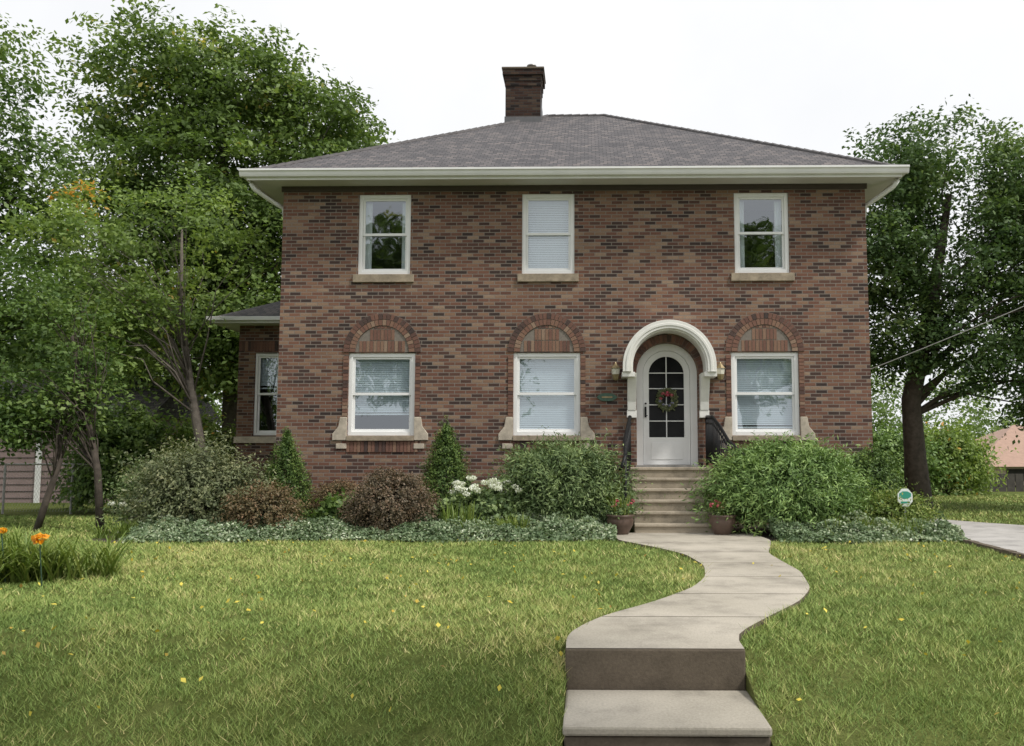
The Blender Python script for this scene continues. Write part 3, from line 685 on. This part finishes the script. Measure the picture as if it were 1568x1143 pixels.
annulus(mb,DX,DS,.335,.445,yd+.03,yd+.075,DS-1.62)
mb.box(DX-.445,DX+.445,yd+.03,yd+.075,1.10,1.62)
mb.box(DX-.30,DX+.30,yd+.02,yd+.03,1.20,1.52)
mb.box(DX-.010,DX+.010,yd+.045,yd+.075,1.62,DS+.335)
for z in (1.93,2.24,2.55,2.85): mb.box(DX-.335,DX+.335,yd+.046,yd+.074,z-.009,z+.009)
HB.append(mb.build('front_door',[M_white],bevel=.004))
mb=MB(); mb.prism([(DX-.34,1.6),(DX+.34,1.6)]+[(DX+.34*math.cos(math.pi*k/16),DS+.34*math.sin(math.pi*k/16)) for k in range(17)],yd+.08,yd+.09)
m,nt,b=newmat('door_glass_dark'); b.inputs['Roughness'].default_value=.12; b.inputs['Specular IOR Level'].default_value=.12; nt.links.new(ramp(nt,[(.3,(.006,.006,.007)),(.7,(.02,.02,.02))],noise(nt,3)),b.inputs['Base Color'])
HB.append(mb.build('door_glass',[m]))
mb=MB(); mb.box(DX-.42,DX-.385,yd-.01,yd+.03,2.0,2.2); mb.tube([(DX-.40,yd-.01,2.03),(DX-.40,yd-.06,2.03),(DX-.37,yd-.06,2.03)],.008,6); mb.lathe([(.0,0),(.02,.0),(.02,.02),(0,.03)],(DX-.40,yd,2.25))
HB.append(mb.build('door_handle',[M_black]))
mb=MB(); mb.box(DX-.6,DX+.6,-.02,.28,DZ+.002,DZ+.035); HB.append(mb.build('threshold',[M_metal]))
house=group('brick_house',(0,0,0),HB)
n=900; a=R.random(n)*6.28; P=np.stack([DX+np.cos(a)*.15,np.full(n,yd-.03),2.34+np.sin(a)*.17],1)+R.normal(size=(n,3))*.028
lv=np_mesh('greenery',kites(P,.05,np.array([0,-1,0])),4,R.random(n),L_grey)
fl=puff([(DX+.02,yd-.07,2.47),(DX-.08,yd-.07,2.45),(DX+.09,yd-.07,2.42),(DX-.12,yd-.07,2.36),(DX+.0,yd-.08,2.42)],.035,24,.04,L_pink)
fl2=puff([(DX+.1,yd-.07,2.27),(DX-.07,yd-.07,2.24),(DX-.13,yd-.07,2.3),(DX+.05,yd-.07,2.22)],.03,20,.03,leafmat('petals_blue',[(0,(.2,.22,.4)),(1,(.6,.55,.75))]))
group('door_wreath',(DX,yd,2.34),[lv,fl,fl2])

mb=MB(); wx=-7.59; wy=3.0; wo=(-7.21,-6.62,1.72,3.57)
for x0,x1,z0,z1 in ((wx,wo[0],-.1,4.2),(wo[1],-W-.002,-.1,4.2),(wo[0],wo[1],-.1,wo[2]),(wo[0],wo[1],wo[3],4.2)): mb.poly([(x0,wy,z0),(x1,wy,z0),(x1,wy,z1),(x0,wy,z1)])
mb.poly([(wx,8,-.1),(wx,wy,-.1),(wx,wy,4.2),(wx,8,4.2)]); mb.poly([(-W,8,-.1),(wx,8,-.1),(wx,8,4.2),(-W,8,4.2)])
for x in wo[:2]: mb.poly([(x,wy,wo[2]),(x,wy+.13,wo[2]),(x,wy+.13,wo[3]),(x,wy,wo[3])])
o=[mb.build('wing_walls',[M_brick])]
mb=MB(); mb.poly([(-8.05,2.55,4.32),(-W-.003,2.55,4.32),(-W-.003,4,4.95),(-7.0,4,4.95)]); mb.poly([(-8.05,8.4,4.32),(-8.05,2.55,4.32),(-7.0,4,4.95),(-7,7,4.95)]); mb.poly([(-7,7,4.95),(-7,4,4.95),(-W-.003,4,4.95),(-W-.003,7,4.95)])
o.append(mb.build('wing_roof',[M_roof],slopeuv=True))
mb=MB(); mb.box(-8.05,-W-.004,2.55,2.62,4.19,4.315); mb.box(-8.05,-7.98,2.62,8.4,4.19,4.315); mb.box(-7.98,-W-.004,2.62,8.3,4.2,4.22); mb.box(-8.14,-W-.004,2.47,2.549,4.24,4.33); o.append(mb.build('wing_fascia',[M_gutter],bevel=.01))
mb=MB(); mb.box(-7.62,-W-.01,wy-.05,wy-.001,1.55,1.69); o.append(mb.build('wing_sill',[M_stone]))
mb=MB()
x=wx+.01
while x<-W-.1: mb.box(x,x+.058,wy-.015,wy-.001,3.62,3.84,0,rb()*.8); x+=.0677
o.append(mb.build('wing_soldiers',[M_unit]))
o+=window('wing',(wo[0]+wo[1])/2,wo[1]-wo[0],wo[2],wo[3],wy,.4,M_blind,.06)
mb=MB(); mb.box(wx+.1,-W-.1,4.2,4.25,0,4.1); o.append(mb.build('wing_interior',[M_dark]))
for q in o: attach(q,house)

for x in (.81,2.77):
    mb=MB(); z=2.84
    mb.box(x-.04,x+.04,-.03,-.001,z-.1,z+.1,0); mb.tube([(x,-.03,z+.06),(x,-.1,z+.13),(x,-.14,z+.1)],.012,6,0)
    mb.lathe([(.0,-.17),(.05,-.15),(.075,-.05)],(x,-.14,z),8,0); mb.lathe([(.07,-.05),(.08,.06),(.07,.07)],(x,-.14,z),8,1); mb.lathe([(.10,.06),(.05,.12),(.015,.16),(0,.19)],(x,-.14,z),8,0)
    mb.build('wall_lantern',[M_brass,M_lglass])
mb=MB(); mb.prism([(.65+.17*math.cos(a)*(1+.12*math.cos(4*a)),2.37+.09*math.sin(a)*(1+.15*math.cos(2*a))) for a in np.linspace(0,2*math.pi,28)[:-1]],-.03,-.002); mb.box(.55,.75,-.036,-.03,2.355,2.385,1)
mb.build('address_plaque',[M_green,M_brass])

mb=MB(); sx0,sx1=DX-.74,DX+.70
mb.box(sx0,sx1,-.75,-.001,.0,1.06)
for k in range(5):
    z=1.06-.177*(k+1); mb.box(sx0-.003*k,sx1+.003*k,-.75-.28*(k+1),-.75-.28*k-.001,0,z)
st=mb.build('treads',[M_step],bevel=.018)
mb=MB()
for k in range(6):
    z=1.06-.177*k; y=-.75-.28*k; mb.box(sx0-.012,sx1+.012,y-.025,y+.05,z-.045,z+.004)
no=mb.build('nosings',[concrete('step_nosing',(.44,.38,.30),4)],bevel=.01)
group('entry_steps',(DX,-1,0),[st,no])
for s,fl_ in ((-1,.22),(1,.48)):
    mb=MB(); x=DX+s*.72
    rail=[(x,-.05,2.0),(x+s*.02,-.7,1.97),(x+s*.08,-1.1,1.80),(x+s*.16,-1.6,1.52),(x+s*fl_*.75,-2.0,1.27),(x+s*fl_,-2.15,1.12),(x+s*(fl_+.03),-2.1,1.04)]
    mb.tube(rail,.030,8); mb.tube([(p[0],p[1],p[2]-.12) for p in rail[:5]],.016,6); mb.tube([(p[0],p[1],max(.1,p[2]-.78)) for p in rail[:5]],.018,6)
    for k in range(4):
        a=Vector(rail[k]);b=Vector(rail[k+1])
        for q in range(5):
            p=a.lerp(b,q/5); mb.tube([(p.x,p.y,p.z),(p.x,p.y,p.z-.85)],.012,5)
    p=rail[4]; mb.tube([p,(p[0],p[1],0)],.024,6); mb.tube([(x,-.06,2.0),(x,-.06,1.06)],.026,6)
    mb.build('iron_railing',[M_black],True)

for x in (.80,2.42):
    mb=MB(); mb.lathe([(0,0),(.13,0),(.14,.03),(.20,.14),(.215,.22),(.2,.27),(.23,.29),(.22,.31),(.18,.29),(0,.28)],(x,-2.4,.035),24)
    p=mb.build('urn',[M_pot],True)
    lv=straps('leaves',[(x,-2.4,.3)],.42,40,w=.008,spread=.6)
    n=500; P=np.array([x,-2.4,.42])+R.normal(size=(n,3))*np.array([.12,.12,.06]); l2=np_mesh('foliage',kites(P,.05,np.array([0,0,1.])),4,R.random(n),L_shrub)
    f=puff([(x+R.normal()*.1,-2.45+R.normal()*.08,.45+R.random()*.12) for k in range(8)],.03,14,.03,L_pink)
    group('flower_pot',(x,-2.4,.035),[p,lv,l2,f])

mb=MB(); sx,sy=5.28,-2.5
mb.box(sx-.012,sx+.012,sy,sy+.012,0,.6,0)
oc=[(sx+.125*math.cos(a),.62+.15*math.sin(a)) for a in [math.pi/8+k*math.pi/4 for k in range(8)]]
mb.prism(oc,sy-.012,sy-.002,0); mb.prism([(sx+(x-sx)*.8,.66+(z-.62)*.42) for x,z in oc],sy-.015,sy-.0125,1); mb.box(sx-.07,sx+.07,sy-.015,sy-.0125,.53,.56,1)
mb.build('yard_sign',[M_sign_w,M_sign_g])

mb=MB(); mb.box(-20,-11.6,7,11,0,2.3,0)
for k in range(12): mb.box(-20,-11.6,6.985,6.999,.12+k*.18,.132+k*.18,2)
mb.prismx([(6.7,2.3),(11.3,2.3),(9,3.6)],-20.2,-11.4,1); mb.box(-14.6,-14.45,6.95,6.984,0,2.2,3); mb.box(-12.9,-12.75,6.95,6.984,0,2.2,3); mb.box(-14.6,-12.75,6.95,6.984,2.1,2.25,3)
mb.build('garage',[M_shed,M_roof,M_dark,M_white])
mb=MB()
for k in range(7): x=-17+k*1.5; mb.tube([(x,2.6,0),(x,2.6,1.1)],.025,6)
mb.tube([(-17,2.6,1.08),(-8,2.6,1.08)],.018,6)
for k in range(150):
    x=-17+k*.065; mb.tube([(x,2.6,.05),(x+.55,2.6,1.05)],.0022,3); mb.tube([(x+.55,2.6,.05),(x,2.6,1.05)],.0022,3)
mb.build('chain_link_fence',[M_metal])
mb=MB(); mb.box(16.2,25,19.6,26,0,.9,0); z0,z1=.8,2.6
a,b,c,d=(15.8,19.2,z0),(25.4,19.2,z0),(25.4,26.4,z0),(15.8,26.4,z0); e,f=(19.2,22.8,z1),(21.8,22.8,z1)
mb.poly([a,b,f,e],1); mb.poly([b,c,f],1); mb.poly([c,d,e,f],1); mb.poly([d,a,e],1); mb.box(17.3,18.6,19.57,19.599,.2,.7,2)
mb.build('neighbour_house',[plain('tan_siding',(.5,.42,.33)),plain('tan_roof',(.36,.23,.17)),M_dark])
mb=MB()
for k in range(30): mb.box(13.4+k*.3,13.4+k*.3+.27,14.5,14.53,0,.62)
mb.box(13.4,22.3,14.53,14.56,.15,.22); mb.box(13.4,22.3,14.53,14.56,.45,.52)
mb.build('wood_fence',[plain('fence_wood',(.07,.062,.055),.9,.3,5)])
mb=MB(); pts=[]
a=Vector((5.63,2.1,2.85)); b=Vector((17,1.5,8.1))
for k in range(21):
    t=k/20; p=a.lerp(b,t); p.z-=.25*4*t*(1-t); pts.append(p)
mb.tube(pts,.010,5); mb.build('utility_wire',[M_metal])

# ------------------------------------------------------------------ light, sky, camera
w=bpy.data.worlds.new('World'); sc.world=w; w.use_nodes=True; nt=w.node_tree; bg=nt.nodes['Background']
sky=nt.nodes.new('ShaderNodeTexSky'); sky.sky_type='NISHITA'; sky.sun_disc=False
sd=Vector((.55,-.30,.78)).normalized(); el=math.asin(sd.z); az=math.atan2(sd.x,sd.y)
sky.sun_elevation=el; sky.sun_rotation=az; sky.dust_density=3
tc=nt.nodes.new('ShaderNodeTexCoord')
nf=noise(nt,1.8,6,.55,vec=tc.outputs['Generated'])
cl=ramp(nt,[(.3,(8.7,8.9,9.2)),(.7,(10.4,10.4,10.4))],nf)
nt.links.new(mixc(nt,sky.outputs[0],cl,.93),bg.inputs[0]); bg.inputs[1].default_value=.106
sl=bpy.data.lights.new('sun','SUN'); sl.energy=3.1; sl.angle=D2R(7); sl.color=(1,.96,.89)
so=bpy.data.objects.new('sun',sl); so.rotation_euler=sd.to_track_quat('Z','Y').to_euler(); so.location=(8,-6,14); sc.collection.objects.link(so)
cam=bpy.data.cameras.new('camera'); co=bpy.data.objects.new('camera',cam); sc.collection.objects.link(co)
co.location=(.29,-16.5,1.3); co.rotation_euler=(D2R(95.3),0,D2R(1.0)); cam.sensor_width=36; cam.lens=30.77; cam.shift_x=-.0593
cam.clip_end=3000; sc.camera=co
sc.view_settings.view_transform='Standard'; sc.view_settings.look='None'; sc.view_settings.exposure=0
